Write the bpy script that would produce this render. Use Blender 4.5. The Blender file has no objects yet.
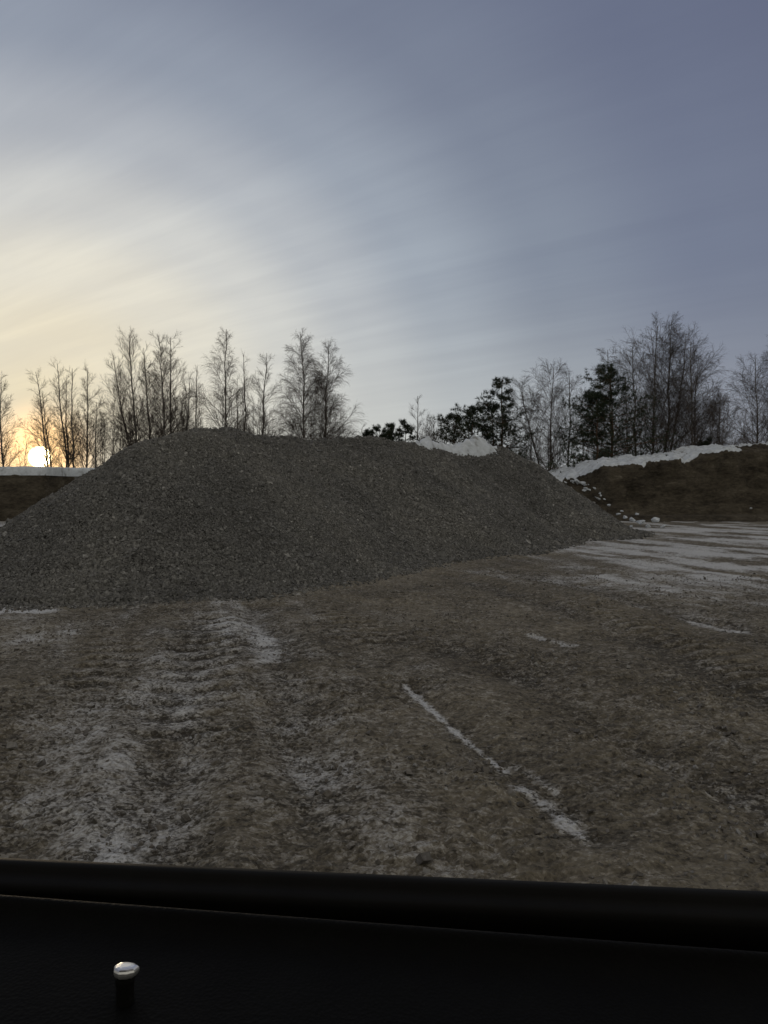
import bpy, math
import numpy as np
RNG = np.random.default_rng(7)
S = bpy.context.scene
COL = S.collection
F, HZ, CX, CH = 769.0, 492.0, 384.0, 1.7          # focal length in px, horizon row, centre column, eye height


def at(px, py, Y):                                  # a point of the photo at distance Y -> world
    return np.array([(px - CX) / F * Y, Y, CH + (HZ - py) / F * Y])


def gnd(px, py):                                    # a point of the photo on the ground -> world x, y
    Y = CH * F / (py - HZ)
    return np.array([(px - CX) / F * Y, Y])


# ---------------------------------------------------------------- noise
PERM = np.random.default_rng(3).permutation(4096)
GA = np.random.default_rng(4).random(4096) * 2 * np.pi
GX, GY = np.cos(GA), np.sin(GA)


def pn(x, y, seed=0):
    x = np.asarray(x, float); y = np.asarray(y, float)
    xi = np.floor(x).astype(np.int64); yi = np.floor(y).astype(np.int64)
    fx, fy = x - xi, y - yi
    u = fx * fx * fx * (fx * (fx * 6 - 15) + 10); v = fy * fy * fy * (fy * (fy * 6 - 15) + 10)

    def g(a, b, dx, dy):
        h = PERM[(PERM[(xi + a + seed * 131) & 4095] + yi + b) & 4095]
        return GX[h] * dx + GY[h] * dy
    a = g(0, 0, fx, fy); b = g(1, 0, fx - 1, fy); c = g(0, 1, fx, fy - 1); d = g(1, 1, fx - 1, fy - 1)
    return ((a + (b - a) * u) + ((c + (d - c) * u) - (a + (b - a) * u)) * v) * 1.5


def fbm(x, y, seed=0, oct=4, gain=.5):
    r = 0; a = 1; f = 1
    for i in range(oct):
        r = r + a * pn(x * f + 17.3 * i, y * f - 9.1 * i, seed + i); a *= gain; f *= 2.03
    return r


def sstep(a, b, x):
    t = np.clip((x - a) / (b - a), 0, 1)
    return t * t * (3 - 2 * t)


# ---------------------------------------------------------------- mesh helpers
def mesh_obj(name, V, Fq, mat, parent=None, smooth=False, attrs=None):
    """V (n,3), Fq: (m,k) array or a list of such arrays"""
    me = bpy.data.meshes.new(name)
    V = np.asarray(V, np.float32)
    if not isinstance(Fq, list): Fq = [Fq]
    Fq = [np.asarray(f, np.int32) for f in Fq if len(f)]
    tot = np.concatenate([np.full(len(f), f.shape[1], np.int32) for f in Fq])
    idx = np.concatenate([f.ravel() for f in Fq])
    me.vertices.add(len(V)); me.vertices.foreach_set('co', V.ravel())
    me.loops.add(len(idx)); me.loops.foreach_set('vertex_index', idx)
    me.polygons.add(len(tot))
    me.polygons.foreach_set('loop_start', np.concatenate([[0], np.cumsum(tot)[:-1]]).astype(np.int32))
    me.polygons.foreach_set('loop_total', tot)
    me.polygons.foreach_set('use_smooth', np.full(len(tot), smooth, bool))
    for k, a in (attrs or {}).items():
        at_ = me.attributes.new(k, 'FLOAT', 'POINT'); at_.data.foreach_set('value', np.asarray(a, np.float32).ravel())
    me.update(calc_edges=True); me.validate()
    me.materials.append(mat)
    o = bpy.data.objects.new(name, me); COL.objects.link(o)
    if parent is not None: o.parent = parent
    return o


def grid_faces(nr, nc):
    i = np.arange(nr * nc).reshape(nr, nc)
    return np.stack([i[:-1, :-1], i[:-1, 1:], i[1:, 1:], i[1:, :-1]], -1).reshape(-1, 4)


def tag(o, label=None, cat=None, group=None, kind=None):
    if label: o['label'] = label
    if cat: o['category'] = cat
    if group: o['group'] = group
    if kind: o['kind'] = kind
    return o


def empty(name, loc=(0, 0, 0)):
    o = bpy.data.objects.new(name, None); o.location = loc; o.empty_display_size = .3
    COL.objects.link(o); return o


def tubes(P, R, sides):
    """P (n,k,3) polylines, R (n,k) radii -> verts, faces (open tubes, closed to a point at the tip by radius)"""
    n, k, _ = P.shape
    T = np.empty_like(P); T[:, 1:-1] = P[:, 2:] - P[:, :-2]; T[:, 0] = P[:, 1] - P[:, 0]; T[:, -1] = P[:, -1] - P[:, -2]
    T /= np.linalg.norm(T, axis=-1, keepdims=True) + 1e-9
    ref = np.where(np.abs(T[..., 2:3]) > .9, np.array([1., 0, 0]), np.array([0, 0, 1.]))
    A = np.cross(T, ref); A /= np.linalg.norm(A, axis=-1, keepdims=True) + 1e-9
    B = np.cross(T, A)
    ang = np.arange(sides) / sides * 2 * np.pi
    V = P[:, :, None] + R[:, :, None, None] * (A[:, :, None] * np.cos(ang)[:, None] + B[:, :, None] * np.sin(ang)[:, None])
    V = V.reshape(-1, 3)
    idx = np.arange(n * k * sides).reshape(n, k, sides)
    nx = np.roll(idx, -1, axis=2)
    Fq = np.stack([idx[:, :-1], nx[:, :-1], nx[:, 1:], idx[:, 1:]], -1).reshape(-1, 4)
    return V, Fq


class Pile_of_parts:
    def __init__(self): self.V = []; self.F = {}; self.n = 0

    def add(self, V, Fq):
        self.F.setdefault(Fq.shape[1], []).append(Fq + self.n); self.V.append(V); self.n += len(V)

    def build(self, name, mat, parent=None, smooth=False):
        return mesh_obj(name, np.concatenate(self.V), [np.concatenate(f) for f in self.F.values()], mat, parent, smooth)


# ---------------------------------------------------------------- materials
def new_mat(name):
    m = bpy.data.materials.new(name); m.use_nodes = True
    nt = m.node_tree; b = nt.nodes['Principled BSDF']
    return m, nt, b


def N(nt, typ, **kw):
    n = nt.nodes.new('ShaderNode' + typ)
    for k, v in kw.items():
        if k.startswith('i_'):
            key = k[2:]
            n.inputs[int(key) if key.isdigit() else key].default_value = v
        else: setattr(n, k, v)
    return n


def ramp(nt, stops, src=None):
    r = nt.nodes.new('ShaderNodeValToRGB')
    el = r.color_ramp.elements
    while len(el) < len(stops): el.new(.5)
    for e, (p, c) in zip(el, stops):
        e.position = p; e.color = (*c, 1) if len(c) == 3 else c
    if src is not None: nt.links.new(src, r.inputs[0])
    return r


def noise(nt, scale, detail=5, rough=.6, vec=None):
    n = N(nt, 'TexNoise'); n.inputs['Scale'].default_value = scale
    n.inputs['Detail'].default_value = detail; n.inputs['Roughness'].default_value = rough
    if vec is None:
        tc = N(nt, 'TexCoord'); vec = tc.outputs['Object']
    nt.links.new(vec, n.inputs['Vector'])
    return n


def math_(nt, op, a, b=None, clamp=False):
    n = N(nt, 'Math', operation=op, use_clamp=clamp)
    for i, s in enumerate((a, b)):
        if s is None: continue
        if isinstance(s, (int, float)): n.inputs[i].default_value = s
        else: nt.links.new(s, n.inputs[i])
    return n.outputs[0]


def mixc(nt, fac, a, b):
    n = N(nt, 'Mix', data_type='RGBA')
    for i, s in ((0, fac), (6, a), (7, b)):
        if isinstance(s, (int, float)): n.inputs[i].default_value = s
        elif isinstance(s, tuple): n.inputs[i].default_value = (*s, 1)
        else: nt.links.new(s, n.inputs[i])
    return n.outputs[2]


def bump(nt, b, h, strength, dist):
    n = N(nt, 'Bump'); n.inputs['Strength'].default_value = strength; n.inputs['Distance'].default_value = dist
    nt.links.new(h, n.inputs['Height']); nt.links.new(n.outputs[0], b.inputs['Normal'])


def simple_noise_mat(name, stops, scale, rough=.9, bump_s=0, bump_scale=30, bump_d=.02, spec=.3):
    m, nt, b = new_mat(name)
    n = noise(nt, scale, 6, .65)
    r = ramp(nt, stops, n.outputs[0]); nt.links.new(r.outputs[0], b.inputs['Base Color'])
    b.inputs['Roughness'].default_value = rough; b.inputs['Specular IOR Level'].default_value = spec
    if bump_s:
        n2 = noise(nt, bump_scale, 6, .7); bump(nt, b, n2.outputs[0], bump_s, bump_d)
    return m


def island_mat(name, stops, rough=.85, bump_scale=60, spec=.3, patch=False):
    m, nt, b = new_mat(name)
    g = N(nt, 'NewGeometry')
    r = ramp(nt, stops, g.outputs['Random Per Island'])
    n = noise(nt, 30, 3, .6)
    c = mixc(nt, .35, r.outputs[0], ramp(nt, [(.3, stops[0][1]), (.7, stops[-1][1])], n.outputs[0]).outputs[0])
    if patch:                                                   # damp and dusty patches over the whole heap
        tc = N(nt, 'TexCoord'); mp = N(nt, 'Mapping'); mp.inputs['Scale'].default_value = (1, 1, .45); mp.inputs['Rotation'].default_value = (0, 0, .65)
        nt.links.new(tc.outputs['Object'], mp.inputs['Vector'])
        pr = ramp(nt, [(.36, (.80, .80, .80)), (.5, (1, 1, 1)), (.64, (1.16, 1.15, 1.12))], noise(nt, .42, 5, .62, mp.outputs[0]).outputs[0])
        mm = N(nt, 'Mix', data_type='RGBA', blend_type='MULTIPLY'); mm.inputs[0].default_value = 1
        nt.links.new(c, mm.inputs[6]); nt.links.new(pr.outputs[0], mm.inputs[7]); c = mm.outputs[2]
    nt.links.new(c, b.inputs['Base Color'])
    b.inputs['Roughness'].default_value = rough; b.inputs['Specular IOR Level'].default_value = spec
    return m


M_STONE = island_mat('crushed_stone', [(0, (.034, .033, .032)), (.35, (.076, .075, .073)), (.75, (.136, .134, .130)), (.97, (.20, .198, .192)), (1, (.40, .395, .385))], .75, patch=True)
M_PILE = simple_noise_mat('gravel_fines', [(.3, (.05, .047, .043)), (.7, (.12, .113, .103))], 14, .95, .8, 18, .05)
M_SNOW = simple_noise_mat('old_snow', [(.30, (.27, .275, .28)), (.42, (.54, .58, .635)), (.6, (.68, .73, .80)), (.8, (.78, .82, .87))], 2.2, .75, .5, 9, .05)
M_BARK = simple_noise_mat('birch_bark', [(.35, (.045, .04, .036)), (.5, (.13, .12, .11)), (.7, (.24, .22, .2))], 3.0, .9)
M_TWIG = simple_noise_mat('twig_bark', [(.3, (.05, .04, .035)), (.7, (.115, .092, .08))], 2.0, .9)
M_PINEBARK = simple_noise_mat('pine_bark', [(.3, (.05, .035, .025)), (.7, (.15, .09, .06))], 4.0, .9)
M_NEEDLE = island_mat('pine_needles', [(0, (.010, .017, .010)), (.6, (.025, .04, .020)), (1, (.045, .062, .03))], .7)
M_CLOD = island_mat('frozen_clods', [(0, (.05, .042, .034)), (.6, (.12, .103, .085)), (.9, (.2, .185, .165)), (1, (.34, .34, .34))], .9)


def earth_mat():
    m, nt, b = new_mat('bank_earth')
    tc = N(nt, 'TexCoord'); mp = N(nt, 'Mapping'); mp.inputs['Scale'].default_value = (1, 1, 2.6)
    nt.links.new(tc.outputs['Object'], mp.inputs['Vector'])
    a = noise(nt, .55, 7, .68, mp.outputs[0]); c = noise(nt, 3.5, 6, .7, mp.outputs[0])
    s = math_(nt, 'ADD', math_(nt, 'MULTIPLY', a.outputs[0], .6), math_(nt, 'MULTIPLY', c.outputs[0], .4))
    r = ramp(nt, [(.38, (.020, .0165, .0125)), (.48, (.056, .047, .035)), (.57, (.092, .079, .060)), (.68, (.18, .16, .125))], s)
    nt.links.new(r.outputs[0], b.inputs['Base Color']); b.inputs['Roughness'].default_value = .95
    b.inputs['Specular IOR Level'].default_value = .2
    bump(nt, b, c.outputs[0], .9, .12)
    return m


M_EARTH = earth_mat()


def ground_mat():
    m, nt, b = new_mat('frozen_mud')
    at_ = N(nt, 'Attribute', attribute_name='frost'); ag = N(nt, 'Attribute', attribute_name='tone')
    tc = N(nt, 'TexCoord'); o = tc.outputs['Object']
    n1 = noise(nt, 1.3, 8, .62, o); n2 = noise(nt, 9, 6, .62, o); n3 = noise(nt, 55, 4, .7, o); n4 = noise(nt, 23, 5, .6, o)
    # grit: every small cell of the ground is a pebble or crumb with its own tone
    wob = N(nt, 'VectorMath', operation='MULTIPLY_ADD'); nt.links.new(n4.outputs['Color'], wob.inputs[0]); wob.inputs[1].default_value = (.02, .02, .02); nt.links.new(o, wob.inputs[2])
    vs = []
    for sc in (26, 61):
        v = N(nt, 'TexVoronoi'); v.inputs['Scale'].default_value = sc; nt.links.new(wob.outputs[0], v.inputs['Vector'])
        sx_ = N(nt, 'SeparateColor'); nt.links.new(v.outputs['Color'], sx_.inputs[0]); vs.append((sx_.outputs[0], v.outputs['Distance']))
    mud = ramp(nt, [(.37, (.040, .034, .025)), (.455, (.118, .102, .076)), (.54, (.190, .167, .127)), (.63, (.32, .29, .235))],
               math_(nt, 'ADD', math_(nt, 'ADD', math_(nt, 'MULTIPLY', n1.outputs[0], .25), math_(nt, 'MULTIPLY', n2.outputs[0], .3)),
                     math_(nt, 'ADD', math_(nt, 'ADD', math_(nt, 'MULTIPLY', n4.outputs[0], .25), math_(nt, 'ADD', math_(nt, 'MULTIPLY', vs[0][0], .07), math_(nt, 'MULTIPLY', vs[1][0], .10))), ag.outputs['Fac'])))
    # frost with painted relief shade: the mask that was laid out in metres, broken up by fine noise
    br0 = math_(nt, 'MULTIPLY', math_(nt, 'SUBTRACT', n4.outputs[0], .5), .9)
    br0 = math_(nt, 'ADD', br0, math_(nt, 'ADD', math_(nt, 'MULTIPLY', math_(nt, 'SUBTRACT', vs[0][0], .5), .30), math_(nt, 'MULTIPLY', math_(nt, 'SUBTRACT', vs[1][0], .5), .45)))
    br = math_(nt, 'ADD', math_(nt, 'MULTIPLY', math_(nt, 'SUBTRACT', n2.outputs[0], .5), 1.2), math_(nt, 'MULTIPLY', math_(nt, 'SUBTRACT', n3.outputs[0], .5), .8))
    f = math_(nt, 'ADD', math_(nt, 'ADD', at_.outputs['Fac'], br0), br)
    fr = N(nt, 'MapRange', interpolation_type='SMOOTHSTEP'); nt.links.new(f, fr.inputs[0])
    fr.inputs[1].default_value = .12; fr.inputs[2].default_value = 1.05
    fcol0 = ramp(nt, [(.35, (.24, .225, .20)), (.65, (.44, .43, .41))], n3.outputs[0])
    fcol1 = ramp(nt, [(.3, (.40, .40, .40)), (.7, (.68, .69, .71))], n3.outputs[0])
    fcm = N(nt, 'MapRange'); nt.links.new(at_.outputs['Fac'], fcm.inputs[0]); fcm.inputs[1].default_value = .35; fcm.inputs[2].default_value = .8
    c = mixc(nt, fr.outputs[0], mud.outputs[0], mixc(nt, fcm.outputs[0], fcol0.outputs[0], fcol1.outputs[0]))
    nt.links.new(c, b.inputs['Base Color'])
    rr = N(nt, 'MapRange'); nt.links.new(fr.outputs[0], rr.inputs[0]); rr.inputs[3].default_value = .85; rr.inputs[4].default_value = .6
    nt.links.new(rr.outputs[0], b.inputs['Roughness']); b.inputs['Specular IOR Level'].default_value = .3
    hh = math_(nt, 'ADD', math_(nt, 'ADD', math_(nt, 'MULTIPLY', n2.outputs[0], .5), math_(nt, 'MULTIPLY', n4.outputs[0], .42)), math_(nt, 'SUBTRACT', math_(nt, 'MULTIPLY', n3.outputs[0], .1), math_(nt, 'ADD', math_(nt, 'MULTIPLY', vs[0][1], .32), math_(nt, 'MULTIPLY', vs[1][1], .16))))
    bump(nt, b, hh, .6, .05)
    return m


M_GROUND = ground_mat()


def plastic(name, col, rough, spec=.5, grain=0, metal=0):
    m, nt, b = new_mat(name)
    n = noise(nt, 25, 4, .6)
    r = ramp(nt, [(.3, tuple(c * .8 for c in col)), (.7, tuple(min(1, c * 1.15) for c in col))], n.outputs[0])
    nt.links.new(r.outputs[0], b.inputs['Base Color'])
    b.inputs['Roughness'].default_value = rough; b.inputs['Specular IOR Level'].default_value = spec; b.inputs['Metallic'].default_value = metal
    if grain:
        v = N(nt, 'TexVoronoi'); v.inputs['Scale'].default_value = grain
        tc = N(nt, 'TexCoord'); nt.links.new(tc.outputs['Object'], v.inputs['Vector'])
        bump(nt, b, v.outputs[0], .25, .0015)
    return m


M_CARD = plastic('black_vinyl', (.0065, .0063, .006), .7, .07, 420)
M_SEAL = plastic('black_rubber', (.0085, .0078, .0068), .68, .14)
M_SKIN = plastic('dark_paint', (.012, .012, .014), .3, .5)
M_CAP = plastic('worn_chrome', (.88, .89, .91), .34, .5, 0, .85)
M_LINER = plastic('headliner_cloth', (.05, .05, .05), .95, .2)

# ---------------------------------------------------------------- gravel pile shape
RIDGE = np.array([[-5.0, 16.0, 2.7], [-4.32, 18.36, 3.25], [-3.58, 20.34, 3.3], [-2.42, 22.2, 3.28], [-0.48, 24.59, 3.45], [1.13, 27.35, 3.42], [2.72, 30.41, 3.28], [4.82, 32.04, 3.56], [5.95, 33.12, 3.11]])
tt = np.linspace(0, 1, 8)[:, None]
RP = np.concatenate([RIDGE[i] * (1 - tt) + RIDGE[i + 1] * tt for i in range(len(RIDGE) - 1)])
SLOPE = .706


def pile_h(x, y):
    sh = np.shape(x); x = np.ravel(x); y = np.ravel(y); r = np.full(len(x), -9.)
    for px, py, ph in RP:
        r = np.maximum(r, ph - SLOPE * (np.sqrt((x - px) ** 2 + (y - py) ** 2 + .09) - .3))
    r = r + .10 * fbm(x * .55, y * .55, 21, 3) + .035 * fbm(x * 2.1, y * 2.1, 25, 2)
    # soft toe
    toe = .10 * np.exp(-np.abs(r) / .18)
    return (r - .05 + toe).reshape(sh)


# ---------------------------------------------------------------- ground
def px_of(x, y): return CX + F * x / y


def seg_d(x, y, pts):
    d = np.full(np.shape(x), 1e9); 
    for a, b in zip(pts[:-1], pts[1:]):
        ab = b - a; t = np.clip(((x - a[0]) * ab[0] + (y - a[1]) * ab[1]) / (ab @ ab), 0, 1)
        d = np.minimum(d, np.hypot(x - a[0] - t * ab[0], y - a[1] - t * ab[1]))
    return d


STRIPS = [  # photo points on the ground, half width in m, strength
    ([(405, 685), (440, 714), (480, 745), (505, 765)], .034, .95),
    ([(515, 760), (540, 775), (556, 790)], .045, .7), ([(520, 785), (555, 808), (585, 834)], .065, .8),
    ([(480, 570), (560, 583), (640, 598), (720, 618)], .45, .34), ([(535, 634), (570, 643)], .09, .8),
    ([(570, 550), (620, 553), (690, 556)], .85, .4), ([(600, 578), (640, 584), (672, 588)], .5, .45),
    ([(690, 552), (768, 556)], .9, .35), ([(640, 529), (700, 530), (800, 531)], 1.3, .6), ([(640, 538), (800, 540)], 1.0, .42),
    ([(700, 575), (768, 580)], .4, .35), ([(640, 590), (700, 597)], .3, .3), ([(715, 592), (760, 606)], .45, .4),
    ([(690, 622), (735, 630)], .16, .9), ([(740, 566), (800, 570)], .6, .6), ([(560, 566), (640, 570)], .3, .22), ([(0, 608), (18, 612)], .5, .8),
    ([(-40, 600), (0, 606)], .6, .7), ([(235, 600), (205, 650), (165, 720), (120, 830)], .42, .24), ([(240, 625), (285, 690), (330, 790)], .35, .22),
    ([(262, 632), (275, 660)], .13, .5), ([(330, 760), (430, 850)], .3, .18), ([(20, 640), (90, 628), (150, 606)], .3, .30), ([(0, 700), (60, 760), (90, 850)], .3, .1),
    ([(600, 740), (768, 800)], .15, .16), ([(700, 720), (768, 760)], .1, .2), ([(400, 640), (460, 650)], .25, .16),
]
STRIPS = [(np.array([gnd(*p) for p in s]), w, a) for s, w, a in STRIPS]
TRACKS = [  # tread marks: photo points along a wheel track, half width, lug spacing
    ([(209, 620), (201, 660), (188, 725)], .38, .42), ([(768, 682), (665, 632), (590, 606)], .3, .3), ([(95, 680), (118, 645)], .3, .36),
    ([(380, 640), (350, 620), (330, 610)], .3, .33),
]
TRACKS = [(np.array([gnd(*p) for p in s]), w, l) for s, w, l in TRACKS]
RUTS = [([(330, 900), (300, 720), (270, 640), (255, 605)], .22), ([(150, 900), (175, 720), (200, 620)], .22), ([(768, 700), (640, 640), (520, 596), (440, 575)], .3),
        ([(830, 660), (700, 620), (600, 592), (500, 570)], .3), ([(405, 685), (480, 745), (585, 834)], .16), ([(768, 800), (600, 720), (450, 650)], .25)]
RUTS = [(np.array([gnd(*p) for p in s]), w) for s, w in RUTS]


def lumps(x, y):
    wx = x + .10 * pn(x * 2.2, y * 2.2, 61); wy = y + .10 * pn(x * 2.2, y * 2.2, 62)
    a = np.abs(pn(wx * 2.6 + wy * .7, wy * 3.6 - wx * .6, 50)); b = pn(wx * 6.5, wy * 9.5, 51)
    c = np.abs(pn(wx * 11, wy * 17, 52)); d = pn(wx * 27, wy * 36, 54)
    return .70 * a + .34 * np.clip(b, -.35, .5) + .50 * c + .16 * d - .38


def grooves(x, y):
    m_ = np.zeros(np.shape(x)); g_ = np.zeros(np.shape(x))
    for pts, w, l in TRACKS:
        d = seg_d(x, y, pts); a = pts[-1] - pts[0]; a = a / np.hypot(*a)
        q = (x - pts[0][0]) * a[0] + (y - pts[0][1]) * a[1]
        m = sstep(w * 1.15, w * .8, d + .05 * pn(x * 3, y * 3, 71))
        wv = np.sin(2 * np.pi * (q / l + .25 * d / w + .12 * pn(x * 2.5, y * 2.5, 72)))
        m_ = np.maximum(m_, m); g_ = np.maximum(g_, m * sstep(.25, -.7, wv))
    return m_, g_


def ground_z(x, y):
    near = np.exp(-np.maximum(y - 25, 0) / 25.)
    z = .035 * fbm(x * .5, y * .5, 40, 2)
    # churned frozen mud: lumps with sharp rims, a little drawn out along the driving direction
    lump = lumps(x, y)
    amp = .55 + .6 * sstep(-.4, .5, fbm(x * .7, y * .7, 55, 2))
    u_, v_ = x * .954 + y * .30, y * .954 - x * .30             # across / along the driving direction
    z = z + .046 * amp * lump + .020 * fbm(u_ * 2.4, v_ * .22, 57, 3)
    for pts, w in RUTS:
        d = seg_d(x, y, pts) + .05 * pn(x * 1.7, y * 1.7, 70)
        z = z - .03 * np.exp(-(d / w) ** 2) + .016 * np.exp(-((d - 1.7 * w) / (.6 * w)) ** 2)
    m, g = grooves(x, y)
    z = z * (1 - .35 * m) + .012 * m - .030 * g
    return z * near


def frost_shade_of(x, y):
    f = .10 + .08 * fbm(x * .55, y * .55, 80, 3) + .17 * fbm(x * 2.6, y * 2.2, 84, 4)
    f = f + .20 * sstep(1.2, -2.0, x) * sstep(14, 9, y)          # the left of the yard is frostier
    u_, v_ = x * .954 + y * .30, y * .954 - x * .30
    f = f + .20 * fbm(u_ * 2.3, v_ * .22, 86, 4)
    f = f + .14 * lumps(x, y) * sstep(30, 12, y)                   # raised rims painted paler than the hollows, standing in for relief shading
    f = f + .75 * sstep(2.0, 6.5, x + .6 * pn(x * .3, y * .3, 88)) * sstep(11, 16, y) * sstep(-.45, .55, fbm(u_ * .7, v_ * .22, 89, 4) + .12)
    m, g = grooves(x, y); f = f + .05 * m - .2 * g  # shade of the tread grooves put into the mask
    for pts, w, a in STRIPS:
        d = seg_d(x, y, pts) + w * (.8 if w > .1 else .6) * fbm(x * 1.3 / w ** .5, y * 1.3 / w ** .5, 90, 4)
        f = f + a * .85 * sstep(w * 1.8, w * .1, d)
    f = f + .85 * sstep(47, 52, y + 1.5 * pn(x * .2, y * .2, 95)) * sstep(-99, -98, y)
    f = f + .55 * sstep(2, 7, -x - 7 + .0 * y) * sstep(27, 33, y)
    return f


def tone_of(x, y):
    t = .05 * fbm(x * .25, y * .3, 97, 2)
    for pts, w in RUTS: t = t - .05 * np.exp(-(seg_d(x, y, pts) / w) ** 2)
    t = t - .055 * grooves(x, y)[1]  # tread grooves darkened in the mud colour, standing in for their shade
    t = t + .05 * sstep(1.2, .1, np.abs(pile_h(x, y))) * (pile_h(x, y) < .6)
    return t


def axis(lo, hi, steps):
    """increasing coordinates from lo to hi; steps(v) gives the local step"""
    v = [lo]
    while v[-1] < hi: v.append(v[-1] + steps(v[-1]))
    return np.array(v)


ys = axis(2.0, 2500., lambda v: max(.013, .0045 * v) if v < 60 else .08 * v)
ys = np.concatenate([[-400, -60, -12, -4, 0, 1.3], ys])
xp = axis(0, 2500., lambda v: max(.016, .0085 * (v - .4)) if v < 2.4 else (.0105 * (v - .5) if v < 40 else .2 * v))
xs = np.concatenate([-xp[::-1], xp[1:]])
GXX, GYY = np.meshgrid(xs, ys)
gz = ground_z(GXX, GYY)
gz = np.where(GYY < 1.5, 0, gz)
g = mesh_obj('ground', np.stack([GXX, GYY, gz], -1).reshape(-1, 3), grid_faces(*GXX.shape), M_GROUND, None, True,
             {'frost': frost_shade_of(GXX, GYY), 'tone': tone_of(GXX, GYY)})
tag(g, 'frozen brown mud yard with frost, thin snow patches and tyre tracks', kind='structure')

# ---------------------------------------------------------------- stones
CUBE = np.array([[-1, -1, -1], [1, -1, -1], [1, 1, -1], [-1, 1, -1], [-1, -1, 1], [1, -1, 1], [1, 1, 1], [-1, 1, 1]], float) * .5
CF = np.array([[0, 3, 2, 1], [4, 5, 6, 7], [0, 1, 5, 4], [1, 2, 6, 5], [2, 3, 7, 6], [3, 0, 4, 7]])


def stones(P, size, rng, flat=(.55, 1.0)):
    n = len(P)
    V = CUBE[None] + rng.uniform(-.3, .3, (n, 8, 3))
    sc = np.stack([rng.uniform(.8, 1.3, n), rng.uniform(.65, 1.0, n), rng.uniform(*flat, n)], -1) * size[:, None]
    V = V * sc[:, None]
    q = rng.normal(size=(n, 4)); q /= np.linalg.norm(q, axis=1, keepdims=True); w, x, y, z = q.T
    Rm = np.stack([1 - 2 * (y * y + z * z), 2 * (x * y - z * w), 2 * (x * z + y * w), 2 * (x * y + z * w), 1 - 2 * (x * x + z * z), 2 * (y * z - x * w),
                   2 * (x * z - y * w), 2 * (y * z + x * w), 1 - 2 * (x * x + y * y)], -1).reshape(n, 3, 3)
    V = np.einsum('nij,nkj->nki', Rm, V) + P[:, None]
    Fq = CF[None] + (np.arange(n) * 8)[:, None, None]
    return V.reshape(-1, 3), Fq.reshape(-1, 4)


pile = empty('gravel_pile', (0, 24, 0))
tag(pile, 'long dark grey heap of crushed stone filling the middle of the yard', 'gravel pile')


def pile_part(name, V, Fq, mat, smooth=False):
    V = np.asarray(V) - np.array([0, 24, 0])
    return mesh_obj(name, V, Fq, mat, pile, smooth)


px_ = np.arange(-13, 14, .14); py_ = np.arange(8, 42, .14)
XX, YY = np.meshgrid(px_, py_)
hh = pile_h(XX, YY)
keep = (hh > -.25)
Fg = grid_faces(*XX.shape); kf = keep.ravel()[Fg].all(1); Fg = Fg[kf]
used = np.unique(Fg); remap = np.full(XX.size, -1); remap[used] = np.arange(len(used))
hv = np.where(hh < .03, hh * .6 - .03, hh - .02)
pile_part('gravel_core', np.stack([XX, YY, hv], -1).reshape(-1, 3)[used], remap[Fg], M_PILE, True)
# individual stones over the surface
n = 2500000
sx = RNG.uniform(-12.5, 13, n); sy = RNG.uniform(9, 41, n)
h = pile_h(sx, sy)
fy = np.array([.605, .797])                                  # along the ridge; the far flank needs fewer
back = ((sx + 3.58) * (-.797) + (sy - 20.34) * .605) > 1.6
toe = RNG.random(n) < np.where(h > 0, 1, .75 * np.exp(np.minimum(h, 0) / .16))
med = .029 + .020 * np.clip((sy - 16) / 12, 0, 1)              # the finer crush has rolled out at the near end
k = (h > -.6) & toe & ((~back) | (RNG.random(n) < .3)) & (RNG.random(n) < (.029 / med) ** 2)
# finer density near the camera is not needed: the stones are the same everywhere
sx, sy, h, med = sx[k], sy[k], h[k], med[k]
print('stones', len(sx))
size = med * RNG.lognormal(0, .29, len(sx)) * (1 + .30 * fbm(sx * .5, sy * .5, 110, 3)) * (1 + .2 * np.exp(-np.maximum(h, 0) / .25)); size = np.clip(size, .014, .13)
big = RNG.random(len(sx)) < .004; size[big] *= 1.5
zb = np.maximum(h, ground_z(sx, sy) * 1.0)
P3 = np.stack([sx, sy, zb + size * RNG.uniform(-.1, .28, len(sx))], -1)
V, Fq = stones(P3, size, RNG)
so = pile_part('gravel_stones', V, Fq, M_STONE)
so['kind'] = 'stuff'

# loose frozen clods and stray stones on the yard
n = 30000
u = RNG.uniform(2.3, 16, n) ** 1.0; cx = RNG.uniform(-.75, .75, n) * u; cy = u
den = sstep(-.1, .5, fbm(cx * .9, cy * .9, 130, 2)) * .8 + .2
k = (RNG.random(n) < den) & (pile_h(cx, cy) < 0)
cx, cy = cx[k], cy[k]
size = np.clip(RNG.lognormal(np.log(.013), .45, len(cx)), .006, .042)
V, Fq = stones(np.stack([cx, cy, ground_z(cx, cy) + size * .15], -1), size, RNG)
tag(mesh_obj('loose_clods', V, Fq, M_CLOD), 'loose frozen clods and small stones strewn over the muddy yard', 'clods', kind='stuff')

# ---------------------------------------------------------------- snow on the pile and beside it
def snow_lump(name, cx, cy, w, d, hfun, label, cat, base, group=None, step=.07, mat=M_SNOW):
    """a heightfield cap with thickness hfun(u,v) over a base surface"""
    xs_ = np.arange(-w, w + step, step); ys_ = np.arange(-d, d + step, step)
    A, B = np.meshgrid(xs_, ys_)
    t = hfun(A, B)
    z0 = base(A + cx, B + cy)
    top = z0 + np.where(t > 0, t, -.12)
    k = (t > -.06)
    Fg = grid_faces(*A.shape); kf = k.ravel()[Fg].all(1); Fg = Fg[kf]
    us = np.unique(Fg); rm = np.full(A.size, -1); rm[us] = np.arange(len(us))
    zc = base(np.array([cx]), np.array([cy]))[0]
    V = np.stack([A, B, top - zc], -1).reshape(-1, 3)[us]
    o = mesh_obj(name, V, rm[Fg], mat, None, True)
    o.location = (cx, cy, zc)
    return tag(o, label, cat, group)


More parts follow.
